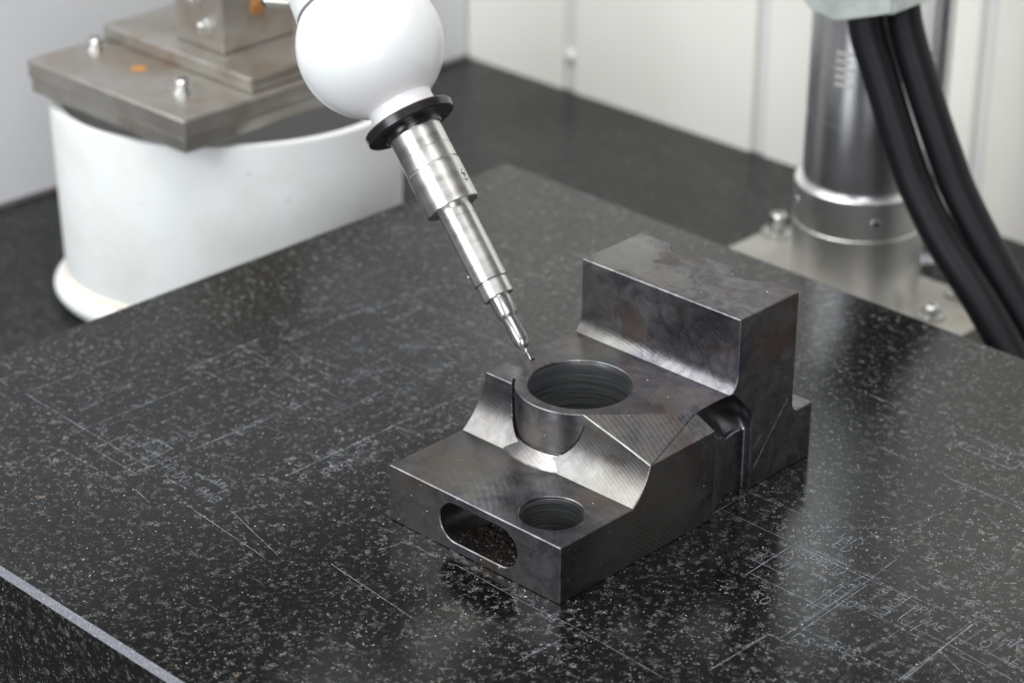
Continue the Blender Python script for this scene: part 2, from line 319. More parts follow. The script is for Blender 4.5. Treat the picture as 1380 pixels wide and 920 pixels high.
LINES = [[(-3.7, 126.8), (32.1, 128.7)], [(-1.3, 106.9), (38.6, 105.9), (79.0, 104.5), (130.2, 108.6)], [(46.7, 107.9), (80.0, 106.8), (104.3, 103.9)], [(39.5, 71.6), (38.6, 105.9), (39.5, 128.2)], [(40.4, 74.0), (85.8, 73.5)], [(80.0, 43.7), (79.9, 55.6), (79.0, 104.5), (77.3, 126.0)], [(82.8, 54.4), (80.7, 100.5)], [(78.7, 57.1), (78.8, 81.8), (78.0, 100.6)], [(-2.8, 100.7), (-3.1, 124.2)], [(82.5, 55.5), (130.3, 55.4)], [(74.0, 27.4), (74.5, 42.3), (79.6, 43.4)], [(131.7, 51.8), (129.6, 109.4)], [(133.0, 54.3), (129.2, 106.4)], [(106.4, 86.8), (131.3, 87.1), (163.0, 83.5)], [(129.5, 93.3), (163.0, 92.4)], [(105.8, 87.6), (104.9, 103.1)], [(130.5, 81.2), (144.9, 74.6)], [(74.4, 6.0), (75.1, 41.6)], [(13.8, 200.7), (33.5, 201.2)], [(52.7, 199.9), (92.2, 199.9)], [(48.8, 238.3), (66.0, 239.7)], [(44.0, 226.7), (69.0, 225.8), (68.7, 235.6)], [(52.8, 138.1), (61.5, 145.0), (65.4, 156.5), (69.0, 175.6)], [(9.6, 56.9), (16.8, 56.8)], [(75.0, 78.1), (74.1, 96.9), (75.7, 105.5)], [(-30.3, 240.5), (-1.9, 240.4)], [(17.2, 240.0), (65.6, 240.3)], [(13.0, 201.7), (24.3, 201.1)], [(36.7, 227.4), (68.5, 225.4), (68.3, 235.2)], [(52.1, 199.3), (83.4, 198.4)], [(-309.0, -39.7), (-308.4, -15.0), (-307.5, 17.2)], [(-309.0, -39.7), (-241.4, -42.7), (-210.7, -43.9)], [(-329.1, -39.6), (-320.1, -40.8)], [(-241.9, -50.7), (-210.1, -52.0)], [(-241.9, -50.7), (-242.1, -31.2)], [(-241.4, -33.6), (-210.1, -34.5)], [(-231.9, -42.4), (-228.5, -25.5), (-215.9, -25.3)], [(-210.9, -51.4), (-209.1, -21.6), (-209.1, 43.5)], [(-218.6, -51.6), (-218.0, -39.3)], [(-250.1, -61.7), (-203.4, -61.2)], [(-198.8, -61.0), (-185.9, -63.8)], [(-172.7, -53.7), (-114.5, -59.5)], [(-155.2, -43.4), (-111.8, -54.2)], [(-191.8, -32.7), (-167.3, -33.0)], [(-196.8, -44.8), (-184.7, -44.4)], [(-260.8, -51.1), (-259.6, 3.7)], [(-259.6, 3.7), (-259.6, 57.3)], [(-165.2, -12.5), (-151.8, -12.2)], [(-212.5, 5.5), (-203.3, 5.2)], [(-249.7, -74.7), (-251.5, -64.5)], [(-170.8, -39.2), (-169.7, -29.7)], [(-215.6, -39.9), (-217.4, -25.3)], [(-263.6, 80.3), (-215.1, 72.6)], [(-258.0, 60.7), (-198.2, 61.8)], [(-270.0, 56.6), (-257.1, 61.5)], [(-237.9, 80.3), (-206.9, 86.2), (-164.0, 86.3)], [(-215.1, 72.6), (-213.5, 104.2)], [(-209.2, -16.4), (-205.8, 54.4)], [(-160.6, -6.4), (-160.6, 65.1), (-158.0, 113.9)], [(-162.2, 60.1), (-142.2, 62.5)], [(-242.9, 130.5), (-220.0, 130.9)], [(-227.4, 141.6), (-211.2, 141.5)], [(-200.4, 100.1), (-163.0, 105.3)], [(-152.8, 62.4), (-153.3, 77.5)], [(-211.9, 152.8), (-214.0, 179.2)], [(-166.2, -11.8), (-157.1, -10.9)], [(-153.6, 8.4), (-150.1, 28.2)], [(-269.0, 55.7), (-269.8, 64.5), (-257.4, 65.0)], [(-263.5, 110.2), (-262.7, 144.0)], [(-262.4, 119.5), (-252.5, 188.0)], [(-263.3, 86.5), (-266.8, 103.0)], [(-218.2, 118.9), (-214.6, 150.2)], [(-90.1, -43.3), (-35.9, -48.8)], [(-53.0, -7.0), (-9.4, -8.7), (12.0, -7.7), (64.5, -10.5)], [(16.2, -41.9), (17.8, -18.7)], [(-98.6, -8.3), (-88.3, -6.9)], [(-84.5, -21.7), (-81.3, -7.6)], [(-76.1, -8.4), (-62.6, -8.6)]]
for i, pl in enumerate(LINES):
    bm = bmesh.new(); q = []
    for a, b in zip(pl, pl[1:]):
        n = max(1, int(math.hypot(b[0] - a[0], b[1] - a[1]) / 6))
        for k in range(n): q.append((a[0] + (b[0] - a[0]) * k / n + random.uniform(-.12, .12), a[1] + (b[1] - a[1]) * k / n + random.uniform(-.12, .12)))
    q.append(pl[-1]); flat_strip(bm, q, random.uniform(0.22, 0.38), 0.05 + 0.0012 * (i % 40))
    from_bm('scribed_line', bm, M_scribe, gp)
random.seed(11)
def fine(x0, y0, x1, y1, i): 
    bm = bmesh.new(); n = 6
    flat_strip(bm, [(x0 + (x1 - x0) * t / n + random.uniform(-.1, .1), y0 + (y1 - y0) * t / n + random.uniform(-.1, .1)) for t in range(n + 1)], random.uniform(.16, .28), 0.045 - 0.0007 * (i % 40))
    from_bm('scribed_line', bm, M_scribe, gp)
for i in range(34):
    if i % 2: x = random.uniform(-285, -130); y = random.uniform(20, 150); fine(x, y, x + random.uniform(-.6, .6), y + random.uniform(18, 70), i)
    else: x = random.uniform(-285, -160); y = random.uniform(30, 165); fine(x, y, x + random.uniform(15, 55), y + random.uniform(-.6, .6), i)
for i in range(16):
    if i % 2: x = random.uniform(60, 165); y = random.uniform(45, 100); fine(x, y, x + random.uniform(-.6, .6), y + random.uniform(10, 35), i)
    else: x = random.uniform(30, 140); y = random.uniform(60, 130); fine(x, y, x + random.uniform(12, 40), y + random.uniform(-.6, .6), i)
def glyph(c):
    S = {'A': [[(0, 0), (1.6, 6), (3.4, 0)], [(.7, 2.2), (2.8, 2.2)]], 'B': [[(0, 0), (0, 6), (2.6, 5.6), (2.6, 3.4), (0, 3)], [(0, 3), (3, 2.6), (3, .4), (0, 0)]],
         'C': [[(3, 5), (1.8, 6), (.4, 5), (0, 3), (.4, 1), (1.8, 0), (3, 1)]], 'D': [[(0, 0), (0, 6), (2, 5.7), (3.2, 4), (3.2, 2), (2, .3), (0, 0)]],
         'E': [[(3, 6), (0, 6), (0, 0), (3, 0)], [(0, 3), (2.4, 3)]], 'G': [[(3, 5), (1.8, 6), (.4, 5), (0, 3), (.4, 1), (1.8, 0), (3, 1), (3, 2.8), (1.7, 2.8)]],
         'H': [[(0, 0), (0, 6)], [(3, 0), (3, 6)], [(0, 3), (3, 3)]], 'I': [[(.8, 0), (.8, 6)]], 'J': [[(3, 6), (3, 1.2), (1.6, 0), (.2, 1)]], 'K': [[(0, 0), (0, 6)], [(3, 6), (0, 2.8), (3, 0)]],
         'L': [[(0, 6), (0, 0), (3, 0)]], 'M': [[(0, 0), (0, 6), (1.7, 3), (3.4, 6), (3.4, 0)]], 'N': [[(0, 0), (0, 6), (3, 0), (3, 6)]],
         'O': [[(1.6, 0), (.4, 1), (0, 3), (.4, 5), (1.6, 6), (2.8, 5), (3.2, 3), (2.8, 1), (1.6, 0)]], 'P': [[(0, 0), (0, 6), (2.6, 5.6), (2.8, 3.6), (0, 3)]],
         'R': [[(0, 0), (0, 6), (2.6, 5.6), (2.8, 3.6), (0, 3), (3, 0)]], 'S': [[(3, 5), (1.6, 6), (.2, 4.8), (2.8, 1.8), (1.6, 0), (0, 1)]], 'T': [[(0, 6), (3.2, 6)], [(1.6, 6), (1.6, 0)]],
         'U': [[(0, 6), (0, 1.2), (1.5, 0), (3, 1.2), (3, 6)]], 'X': [[(0, 0), (3, 6)], [(0, 6), (3, 0)]], 'Y': [[(0, 6), (1.6, 3), (3.2, 6)], [(1.6, 3), (1.6, 0)]],
         '2': [[(0, 5), (1.5, 6), (3, 4.6), (0, 0), (3, 0)]], '3': [[(0, 6), (3, 6), (1.4, 3.4), (3, 2), (1.6, 0), (0, .8)]], '8': [[(1.5, 3), (.2, 4.5), (1.5, 6), (2.8, 4.5), (1.5, 3), (0, 1.5), (1.5, 0), (3, 1.5), (1.5, 3)]],
         '9': [[(2.8, 3.4), (1, 2.8), (.2, 4.6), (1.5, 6), (2.8, 4.8), (2.4, 0)]]}
    S['0'] = S['O']; return S[c]
TEXTS = [(40.7, 122.1, 'u', 'LJAD', 6.5), (50.9, 115.5, 'u', 'ED', 6), (41.5, 97.9, 'u', 'REPC', 6), (54.5, 99.5, 'u', 'GO0', 6.5), (44.1, 86.0, 'u', 'HT', 5), (52.1, 58.7, 'u', 'SO', 6), (83.6, 81.5, 'u', 'O9', 6), (87.6, 97.3, 'u', 'O', 6), (100.6, 84.7, 'v', 'AUHGN', 5), (105.3, 98.7, 'u', 'IRE', 5), (113.4, 92.5, 'u', 'HAE', 5), (83.2, 44.7, 'u', 'CS', 7), (97.1, 52.2, 'u', 'SOS', 6), (122.7, 115.6, 'v', 'IM', 5), (112.2, 141.7, 'v', 'COA', 6), (87.5, 134.2, 'v', 'IHK', 5), (37.4, 227.2, 'u', 'RES', 6), (51.2, 228.9, 'u', 'IIEY', 6), (66.4, 193.2, 'v', 'IRD', 5), (139.8, 93.8, 'u', 'O', 7), (140.7, 102.3, 'u', 'EHN', 6), (152.0, 90.8, 'u', 'AEO', 6), (24.9, 110.2, 'u', 'D', 5), (-148.2, 6.8, 'v', 'KUEDA', 5), (-205.0, 73.2, 'v', 'GRKOE', 6), (-238.7, 67.7, 'v', 'POC', 6), (-237.3, 103.2, 'v', 'EHM', 5.5), (-184.7, 66.2, 'v', 'ORC', 5.5), (-180.4, 86.4, 'v', 'TET', 5.5), (-184.2, 110.0, 'v', 'S8X', 6), (-239.9, 136.2, 'v', 'OKUH', 5), (-262.7, 84.2, 'v', 'NHD', 6), (-222.9, -32.3, 'v', 'EDE', 5), (-205.8, -41.8, 'u', 'HLDO', 6), (-184.7, -33.6, 'u', 'TAI', 5.5), (-179.0, -43.9, 'u', 'EHNB', 5), (-240.9, -62.6, 'u', '8', 5), (-251.0, -37.9, 'v', 'O', 5), (-156.4, -5.8, 'u', '9', 6), (-215.8, -40.1, 'v', 'PHE', 4.5), (-241.2, 153.1, 'v', 'RA', 5), (-200.4, 133.7, 'v', 'HK2', 6), (-156.5, 32.7, 'v', '3CO', 5), (-270.8, 64.6, 'v', 'RIO', 5), (-276.7, 94.1, 'v', 'AH', 5), (-284.1, 123.4, 'v', 'XUN', 5)]
for i, (x, y, d, s, h) in enumerate(TEXTS):
    bm = bmesh.new(); a = {'u': 0.0, 'v': math.pi / 2}[d] + random.uniform(-.06, .06); ca, sa = math.cos(a), math.sin(a); k = h / 6; pen = 0.0
    for ch in s:
        jy = random.uniform(-.5, .5)
        for st in glyph(ch):
            P = [((pen + px + random.uniform(-.15, .15)) * k, (py + jy + random.uniform(-.15, .15)) * k) for px, py in st]
            flat_strip(bm, [(x + px * ca - py * sa, y + px * sa + py * ca) for px, py in P], 0.30, 0.10 + 0.001 * i)
        pen += 4.6 if ch != 'I' else 2.4
    from_bm('scribed_lettering', bm, M_scribe, gp)

random.seed(5)
for i in range(46):                                       # small faint marks between the larger ones
    if i < 30: x, y, d = random.uniform(-285, -135), random.uniform(-40, 165), 'v'
    else: x, y, d = random.uniform(30, 165), random.uniform(50, 140), random.choice('uv')
    bm = bmesh.new(); a = (math.pi / 2 if d == 'v' else 0) + random.uniform(-.05, .05); ca, sa = math.cos(a), math.sin(a); k = random.uniform(2.6, 4.2) / 6; pen = 0.0
    for ch in random.choices('ABCDEGHIKLNOPRSTUX0289', k=random.randint(2, 6)):
        for st in glyph(ch):
            P = [((pen + px + random.uniform(-.2, .2)) * k, (py + random.uniform(-.2, .2)) * k) for px, py in st]
            flat_strip(bm, [(x + px * ca - py * sa, y + px * sa + py * ca) for px, py in P], 0.20, 0.15 + 0.0008 * i)
        pen += 4.4
    from_bm('scribed_lettering', bm, M_scribe, gp)

# ------------------------------------------------------------------ the milled steel block
blk = tag(empty('steel_block', (0, 0, 0)), 'dark stepped steel block with bored boss, slotted front and tall rear step, on granite', 'machined block')
H1, H2, H3 = 26.9, 52.2, 87.0
bm = bmesh.new(); add_box(bm, -100, 0, 0, 130, 0, H1); base = solid(bm)
# middle step: profile with the big concave fillet on its front
prof = arc3((44.4, H1), (52.0, 36.3), (55.9, H2), 18)
bm = bmesh.new(); add_prism(bm, [(130, 2)] + [(44.4, 2)] + prof + [(130, H2)], -100, 0, 'x')
for v in bm.verts:
    z = v.co.z / K
    if v.co.x / K < -50 and z > H1: v.co.x = (-100 + 3 * (z - H1) / (H2 - H1)) * K
def half_cut(bm, co, no):
    g_ = bm.verts[:] + bm.edges[:] + bm.faces[:]
    r = bmesh.ops.bisect_plane(bm, geom=g_, plane_co=Vector(co) * K, plane_no=no, clear_outer=True)
    bmesh.ops.edgeloop_fill(bm, edges=[e for e in r['geom_cut'] if isinstance(e, bmesh.types.BMEdge)])
bmesh.ops.recalc_face_normals(bm, faces=bm.faces)
half_cut(bm, (-39.3, 55.9, H2), Vector((299, -289.7, 1352)).normalized())
half_cut(bm, (0, 55.9, 43.5), Vector((8.7, 0, 6)).normalized())
mid = solid(bm)
# rear tower with ledge behind
fil = arc3((113.5, H2), (115.9, 55.3), (117.4, 59.8), 8)
bfil = [(157.8, 34.0), (158.1, 31.4), (159.3, 29.0), (161.2, 27.7)]
bm = bmesh.new(); add_prism(bm, [(104, 0), (104, H2 - 0.01)] + fil + [(117.4, H3), (157.8, H3)] + bfil + [(172.6, 27.7), (172.6, 0)], -96.4, -5.2, 'x'); tower = solid(bm)
# hollow between middle step and tower on the right: a stack of outlines, closed
bm = bmesh.new(); rings = []
low = [(0.4, 96.4), (-0.4, 97.4), (-2.4, 99.7), (-4.8, 106.0), (-7.4, 112.8), (-8.9, 117.7), (-9.5, 122.0), (-9.2, 126.0), (-8.0, 128.0), (-5.2, 128.8)]
low = [(p.x, p.y) for p in catmull([(x, y, 0) for x, y in low], 4)]
def vend(z):
    T = [(-5, 128.8), (31, 128.8), (34, 128.6), (37.2, 127.8), (42.2, 125.2), (46.7, 121.6), (50.2, 117.6), (52.3, 113.6)]
    for (a, p), (b, q) in zip(T, T[1:]):
        if z <= b: return p + (q - p) * (z - a) / (b - a)
    return 113.6
for z in [-2, 10, 20, 28, 29.5, 30.2, 31, 32, 33.5, 35, 36.5, 38, 39.5, 41, 42.5, 43.5, 45, 46.5, 48, 49.5, 50.7, 51.6, 52.3]:
    k = max(0, (z - 43.5) / (H2 - 43.5)); us, vs_ = 0.4 - 6.4 * k, 96.4 - 6.1 * k; e = vend(z); R = []
    for i, (pu, pv) in enumerate(low):
        f = i / (len(low) - 1); fv = (pv - 96.4) / (128.8 - 96.4)
        zr = 43.5 - 14.0 * min(1, fv / 0.62) ** 0.8; t = min(1, max(0, (z - zr) / (52.3 - zr)))
        bulge = 7.5 * math.sin(math.pi * t) ** 0.55 * math.sin(math.pi * min(1, fv)) ** 0.6 if 0 < t < 1 else 0
        U = pu * (1 - t) + (us + (-6.0 - us) * min(1, f * 3)) * t - bulge
        R.append((U if i else us, vs_ + (e - vs_) * fv, z))
    R += [(-5.17, 140, z), (4, 140, z), (4, vs_, z)]
    rings.append([bm.verts.new(Vector(p) * K) for p in R])
for A, B in zip(rings, rings[1:]):
    for i in range(len(A)): bm.faces.new((A[i], A[(i + 1) % len(A)], B[(i + 1) % len(A)], B[i]))
bm.faces.new(rings[0]); bm.faces.new(rings[-1]); hollow = solid(bm)
BC = (-59.4, 76.3)
def cyl(r, z0, z1, c, n=96):
    bm = bmesh.new(); add_lathe(bm, [(0, z0), (r, z0), (r, z1), (0, z1)], n, c); return solid(bm)
def ring_sector(r0, r1, a0, a1, z0, z1, st=3):
    P = [(BC[0] + r1 * math.cos(math.radians(t)), BC[1] + r1 * math.sin(math.radians(t))) for t in range(a0, a1 + 1, st)] + [(BC[0] + r0 * math.cos(math.radians(t)), BC[1] + r0 * math.sin(math.radians(t))) for t in range(a1, a0 - 1, -st)]
    bm = bmesh.new(); add_prism(bm, P, z0, z1, 'z'); return solid(bm)
gap = ring_sector(27.4, 29.5, 212, 236, 31.2, 60); gap2 = ring_sector(27.5, 29.6, 230, 323, 31.1, 47.5)
bm = bmesh.new()
add_lathe(bm, [(0, 1), (35.4, 1), (35.4, 27.15), (28.9, 31.4), (27.6, 31.5), (27.6, 32.3), (28.5, 32.6), (28.5, H2), (0, H2)], 96, BC)
boss = solid(bm)
bore1 = cyl(23.0, -5, 60, BC, 128); SB = (-22.0, 18.6); bore2 = cyl(13.8, -5, 40, SB)
bm = bmesh.new()
pts = [(-33.6 + 9.2 * math.cos(t), 13.7 + 9.2 * math.sin(t)) for t in (math.radians(-90 + 7.5 * i) for i in range(25))] + [(-60.2 + 9.2 * math.cos(t), 13.7 + 9.2 * math.sin(t)) for t in (math.radians(90 + 7.5 * i) for i in range(25))]
add_prism(bm, pts, -5, 24, 'y'); slot = solid(bm)
groove1 = cyl(11.0, 40, 100, (-68.0, 162.0)); groove2 = cyl(11.0, 60, 100, (-32.2, 162.0)); pin = cyl(0.8, 80, 90, (-15.1, 146.8), 16)
me = boolean(base, [('UNION', mid), ('DIFFERENCE', gap), ('DIFFERENCE', gap2), ('UNION', tower), ('DIFFERENCE', hollow), ('UNION', boss), ('DIFFERENCE', bore1), ('DIFFERENCE', bore2), ('DIFFERENCE', slot), ('DIFFERENCE', groove1), ('DIFFERENCE', groove2), ('DIFFERENCE', pin)], bevel=0.42)
smooth_mesh(me, 17); me.name = 'body'
body = link_mesh('body', me, [M_steel], blk)
# turned rings inside the two bores
def lining(r, z0, z1, c, pitch, amp):
    P = []; z = z1; i = 0
    while z > z0:
        P.append((r - 0.05 - amp * (i % 2) * random.uniform(.5, 1.0), z)); z -= pitch * random.uniform(.4, .9); i += 1
    P.append((r - 0.05, z0)); bm = bmesh.new(); add_lathe(bm, P + [(r + 0.3, z0), (r + 0.3, z1)], 96, c, closed=True); return bm
from_bm('bore_lining', lining(23.0, 0.5, 51.2, BC, 2.8, .38), M_bore, blk, 40)
from_bm('bore_lining', lining(13.8, 2, 25.8, SB, 2.6, .35), M_bore, blk, 40)
from mathutils import noise as mnoise
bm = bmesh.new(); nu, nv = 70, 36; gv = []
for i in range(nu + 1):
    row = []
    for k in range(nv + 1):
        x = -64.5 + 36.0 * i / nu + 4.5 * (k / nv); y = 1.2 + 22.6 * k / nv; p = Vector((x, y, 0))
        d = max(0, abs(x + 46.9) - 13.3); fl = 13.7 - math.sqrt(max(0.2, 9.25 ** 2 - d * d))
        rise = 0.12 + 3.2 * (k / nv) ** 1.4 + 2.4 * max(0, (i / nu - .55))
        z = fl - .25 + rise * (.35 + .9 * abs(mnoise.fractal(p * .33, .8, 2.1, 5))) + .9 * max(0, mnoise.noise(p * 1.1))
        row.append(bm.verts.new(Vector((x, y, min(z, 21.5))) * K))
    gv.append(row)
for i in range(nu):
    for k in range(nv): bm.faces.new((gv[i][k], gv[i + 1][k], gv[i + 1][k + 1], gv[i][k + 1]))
tag(from_bm('slot_swarf', bm, M_swarf, blk, 25), 'dark crumbly crust lying in the slot', kind='stuff')

# scratches on the block
def side_strip(name, pts, w, mat):
    bm = bmesh.new()
    for (y0, z0), (y1, z1) in zip(pts, pts[1:]):
        d = Vector((0, y1 - y0, z1 - z0)); n = Vector((0, -d.z, d.y)).normalized() * w * .5
        bm.faces.new([bm.verts.new((Vector((-5.12, *p)) + s * n) * K) for p, s in (((y0, z0), -1), ((y1, z1), -1), ((y1, z1), 1), ((y0, z0), 1))])
    from_bm(name, bm, mat, blk)
side_strip('scratch', [(154.0, 36.0), (142.5, 23.0), (131.5, 9.5)], .45, M_scr)
side_strip('scratch', [(136.4, 25.5), (131.2, 19.5)], .35, M_scr)
random.seed(21)
def top_scuff(x, y, z, a, L, bend, w):
    bm = bmesh.new(); n = 7; P = []
    for i in range(n + 1):
        t = i / n - .5; P.append(Vector((x + L * t * math.cos(a) - bend * 4 * t * t * math.sin(a), y + L * t * math.sin(a) + bend * 4 * t * t * math.cos(a), z)))
    for p, q in zip(P, P[1:]):
        m = Vector((-(q - p).y, (q - p).x, 0)).normalized() * w * .5
        bm.faces.new([bm.verts.new(v * K) for v in (p - m, q - m, q + m, p + m)])
    from_bm('scratch', bm, M_scuff, blk)
for i in range(10): top_scuff(random.uniform(-88, -45), random.uniform(8, 36), H1 + .03 + .004 * i, random.uniform(-.9, 1.0), random.uniform(6, 17), random.uniform(-2, 2), random.uniform(.25, .6))
for i in range(5): top_scuff(random.uniform(-92, -86), random.uniform(66, 100), H2 + .03 + .004 * i, random.uniform(-.5, 1.5), random.uniform(5, 10), random.uniform(-1, 1), random.uniform(.25, .5))
for i in range(6): top_scuff(random.uniform(-80, -15), random.uniform(124, 146), H3 + .03 + .004 * i, random.uniform(-.3, .4), random.uniform(8, 24), random.uniform(-1, 1), random.uniform(.2, .5))
# ------------------------------------------------------------------ measuring probe on its white wrist ball
TIP = Vector((-90.8, 78.5, 52.2)); sd = .15; cc = math.sqrt(1 - sd * sd)
a2 = Vector((499 - 715.5, -(62 - 484.5))).normalized(); AX = (RC @ Vector((a2.x * cc, a2.y * cc, -sd))).normalized()
zx = AX; xx = RC.col[0] - zx * zx.dot(RC.col[0]); xx.normalize(); yy = zx.cross(xx)
PR = Matrix((xx, yy, zx)).transposed()
prb = tag(empty('measuring_probe', TIP, PR), 'slim stainless touch probe with black ring below a white ball wrist, tip touching the block', 'measuring probe')
def part(name, prof, mat, parent=None, n=64, sm=30):
    bm = bmesh.new(); add_lathe(bm, prof, n); return from_bm(name, bm, mat, parent or prb, sm)
sty = part('stylus', [(0, 0.05), (.42, 0.2), (.5, 0.6), (.36, 1.2), (.36, 3.6), (.75, 3.9), (.75, 5.8), (.5, 6.4), (0, 6.6)], M_tip, n=20)
hk = PR.inverted() @ Vector((0.6, 1.9, 0.25)); bm = bmesh.new(); add_tube(bm, [(0, 0, .3), tuple(hk * .5 + Vector((0, 0, .15))), tuple(hk)], [.34, .3, .16], 10); from_bm('stylus_hook', bm, M_black, sty, 40)
part('nose_dome', [(0, 5.6), (1.2, 5.7), (2.3, 6.5), (3.0, 7.8), (3.3, 9.3), (3.3, 9.7), (0, 9.7)], M_tip, n=40)
part('nose_tube', [(0, 9.6), (3.1, 9.6), (3.45, 9.9), (3.55, 20.6), (3.9, 21.3), (4.6, 22.3), (4.8, 22.9), (4.85, 31.6), (0, 31.6)], M_tip, n=48)
part('band', [(0, 31.4), (6.9, 31.4), (7.25, 31.8), (7.25, 39.2), (6.8, 39.35), (0, 39.35)], M_probe)
tb = part('probe_tube', [(0, 39.4), (7.4, 39.4), (7.9, 39.7), (7.9, 70.7), (7.75, 70.85), (7.75, 71.15), (7.9, 71.3), (7.9, 77.4), (0, 77.4)], M_probe)
cl = part('collar', [(0, 76.9), (12.2, 76.9), (12.6, 77.3), (12.6, 96.6), (12.2, 97.2), (0, 97.2)], M_probe)
part('sleeve', [(0, 97.25), (11.9, 97.25), (11.9, 97.7), (12.35, 97.8), (12.35, 104.6), (12.2, 104.75), (12.2, 105.0), (12.35, 105.15), (12.35, 115.5), (0, 115.5)], M_probe)
part('lower_ring', [(0, 115.2), (13.2, 115.2), (13.6, 116.2), (13.6, 118.3), (20.6, 118.3), (21.2, 118.8), (21.4, 122.3), (20.9, 122.8), (0, 122.8)], M_black, n=96)
part('gasket', [(0, 122.7), (20.6, 122.8), (20.6, 123.1), (0, 123.1)], M_gasket, n=96)
# wrist ball with its neck
BR = 33.7; BZ = 161.0
nk = [(0, 123.0), (15.4, 123.0), (15.2, 126), (15.1, 129.6), (15.4, 130.6)]
t0 = math.asin(16.4 / BR); nk += [(BR * math.sin(t), BZ - BR * math.cos(t)) for t in [t0 + (math.pi - t0) * i / 40 for i in range(41)]]
nk[-1] = (0, BZ + BR)
ball = part('wrist_ball', nk, M_white, n=96, sm=22)
BW = TIP + AX * BZ
ha = (RC @ Vector((-.36 * .93, .93 * .93, -.30))).normalized()
hm = Matrix.Translation(prb.matrix_world.inverted() @ (BW * K)) @ (PR.inverted() @ ha).to_track_quat('Z', 'Y').to_matrix().to_4x4()
bm = bmesh.new(); add_lathe(bm, [(0, 10), (27.0, 19.0), (27.0, 21.0), (27.6, 23.0), (28.0, 60), (26, 75), (26, 120), (0, 120)], 80, mat=hm); cap = from_bm('wrist_housing', bm, M_cap, prb, 30)
bm = bmesh.new(); add_lathe(bm, [(26.4, 20.2), (27.35, 20.2), (27.35, 21.6), (26.4, 21.6)], 80, mat=hm, closed=True); from_bm('seam_ring', bm, M_seam, cap, 30)
gl = CPOS + RC @ Vector(((352 - 690) / 3379.4, (460 + 2) / 3379.4, -1)) * 1150.0
rm = prb.matrix_world.inverted() @ Matrix.Translation(gl * K) @ RC.to_4x4() @ Matrix.Rotation(math.radians(-4), 4, 'Z')
grip = None
for i in range(7):
    bm = bmesh.new(); z0 = -3.2 + i * 2.4; x0 = 4.0 - i * 1.8
    add_box(bm, x0 - 2, 14.0, z0, z0 + 2.0, -9, 9, .5)
    bmesh.ops.transform(bm, matrix=rm, verts=bm.verts); grip = from_bm('cable_grip_rib', bm, M_cream, prb, 30)
bm = bmesh.new(); add_box(bm, 0, 13.4, -2.6, 13, -8, 8, .5); bmesh.ops.transform(bm, matrix=rm, verts=bm.verts); from_bm('cable_grip_core', bm, M_seam, prb, 30)
# screws on collar and tube
def on_tube(r, z, ang): return Vector((r * math.cos(ang), r * math.sin(ang), z)), ang
def screw(parent, r, z, ang, s):
    m = Matrix.Translation(Vector((r * math.cos(ang), r * math.sin(ang), z)) * K) @ Matrix.Rotation(ang, 4, 'Z') @ Matrix.Rotation(math.pi / 2, 4, 'Y')
    bm = bmesh.new(); add_lathe(bm, [(0, .1), (s * .45, .1), (s * .5, .45), (s * .9, .45), (s, .25), (s, -.6), (0, -.6)], 18, mat=m); from_bm('set_screw', bm, M_bolt, parent, 30)
    bm = bmesh.new(); add_lathe(bm, [(s * 1.0, .16), (s * 1.3, .12), (s * 1.3, -.4), (s * 1.0, -.4)], 18, mat=m, closed=True); from_bm('screw_recess', bm, M_black, parent, 30)
vd = PR.inverted() @ (CPOS - TIP); va = math.atan2(vd.y, vd.x)
screw(cl, 12.6, 88.3, va + 1.12, 1.25); screw(cl, 12.6, 85.2, va + 1.10, 1.0)
screw(tb, 7.9, 45.5, va - 1.5, .9)

# ------------------------------------------------------------------ white drum with bolted steel plates
DC = Vector((-493.2, 243.8, TZ)); DZ = 26.0 - TZ; OV = Matrix.Diagonal((1, .8, 1, 1))
drm = tag(empty('drum_stand', DC, Matrix.Rotation(math.atan2(.724, -.69) - math.pi / 2, 3, 'Z')), 'large white painted drum at left behind the granite plate, carrying the steel plates', 'drum')
bm = bmesh.new()
add_lathe(bm, [(0, 2), (101.2, 2), (104.0, DZ - 2), (103.6, DZ), (97.5, DZ), (97.0, DZ - 3), (95.0, 12), (0, 12)], 128, mat=OV); from_bm('shell', bm, M_drum, drm, 30)
bm = bmesh.new(); P = [(100, 0)] + [(103.2 + 6.2 * math.sin(math.pi * i / 12), 1 + 17 * (i / 12)) for i in range(13)] + [(100, 18)]
add_lathe(bm, P, 128, mat=OV, closed=True); from_bm('foot_ring', bm, M_drum, drm, 40)
bm = bmesh.new(); add_lathe(bm, [(101.0, 17.6), (103.6, 17.8), (103.0, 20.4), (101.0, 21.2)], 128, mat=OV, closed=True); from_bm('sealant_bead', bm, M_weld, drm, 40)
pst = tag(empty('steel_plate_mount', (-425.4, 156.7, 32.0)), 'stacked stained steel plates with bolts and an upright bracket, on top of the white drum', 'steel plates')
bm = bmesh.new(); add_box(bm, -141.0, -1.2, 1.2, 190, 0, 8.6, .8); from_bm('lower_plate', bm, M_plate, pst, 30)
bm = bmesh.new(); add_box(bm, -142.0, 0, 0, 192, 8.7, 20.0, 1.0); up = from_bm('upper_plate', bm, M_plate, pst, 30)
bm = bmesh.new(); add_box(bm, -139.0, -5.8, 53.5, 150, 20.0, 29.0, 1.0); from_bm('step_plate', bm, M_plate, pst, 30)
up2 = None
bm = bmesh.new(); add_box(bm, -89, -46.5, 68.5, 124, 29.0, 110, .9); up2 = from_bm('upright', bm, M_plate, pst, 30)
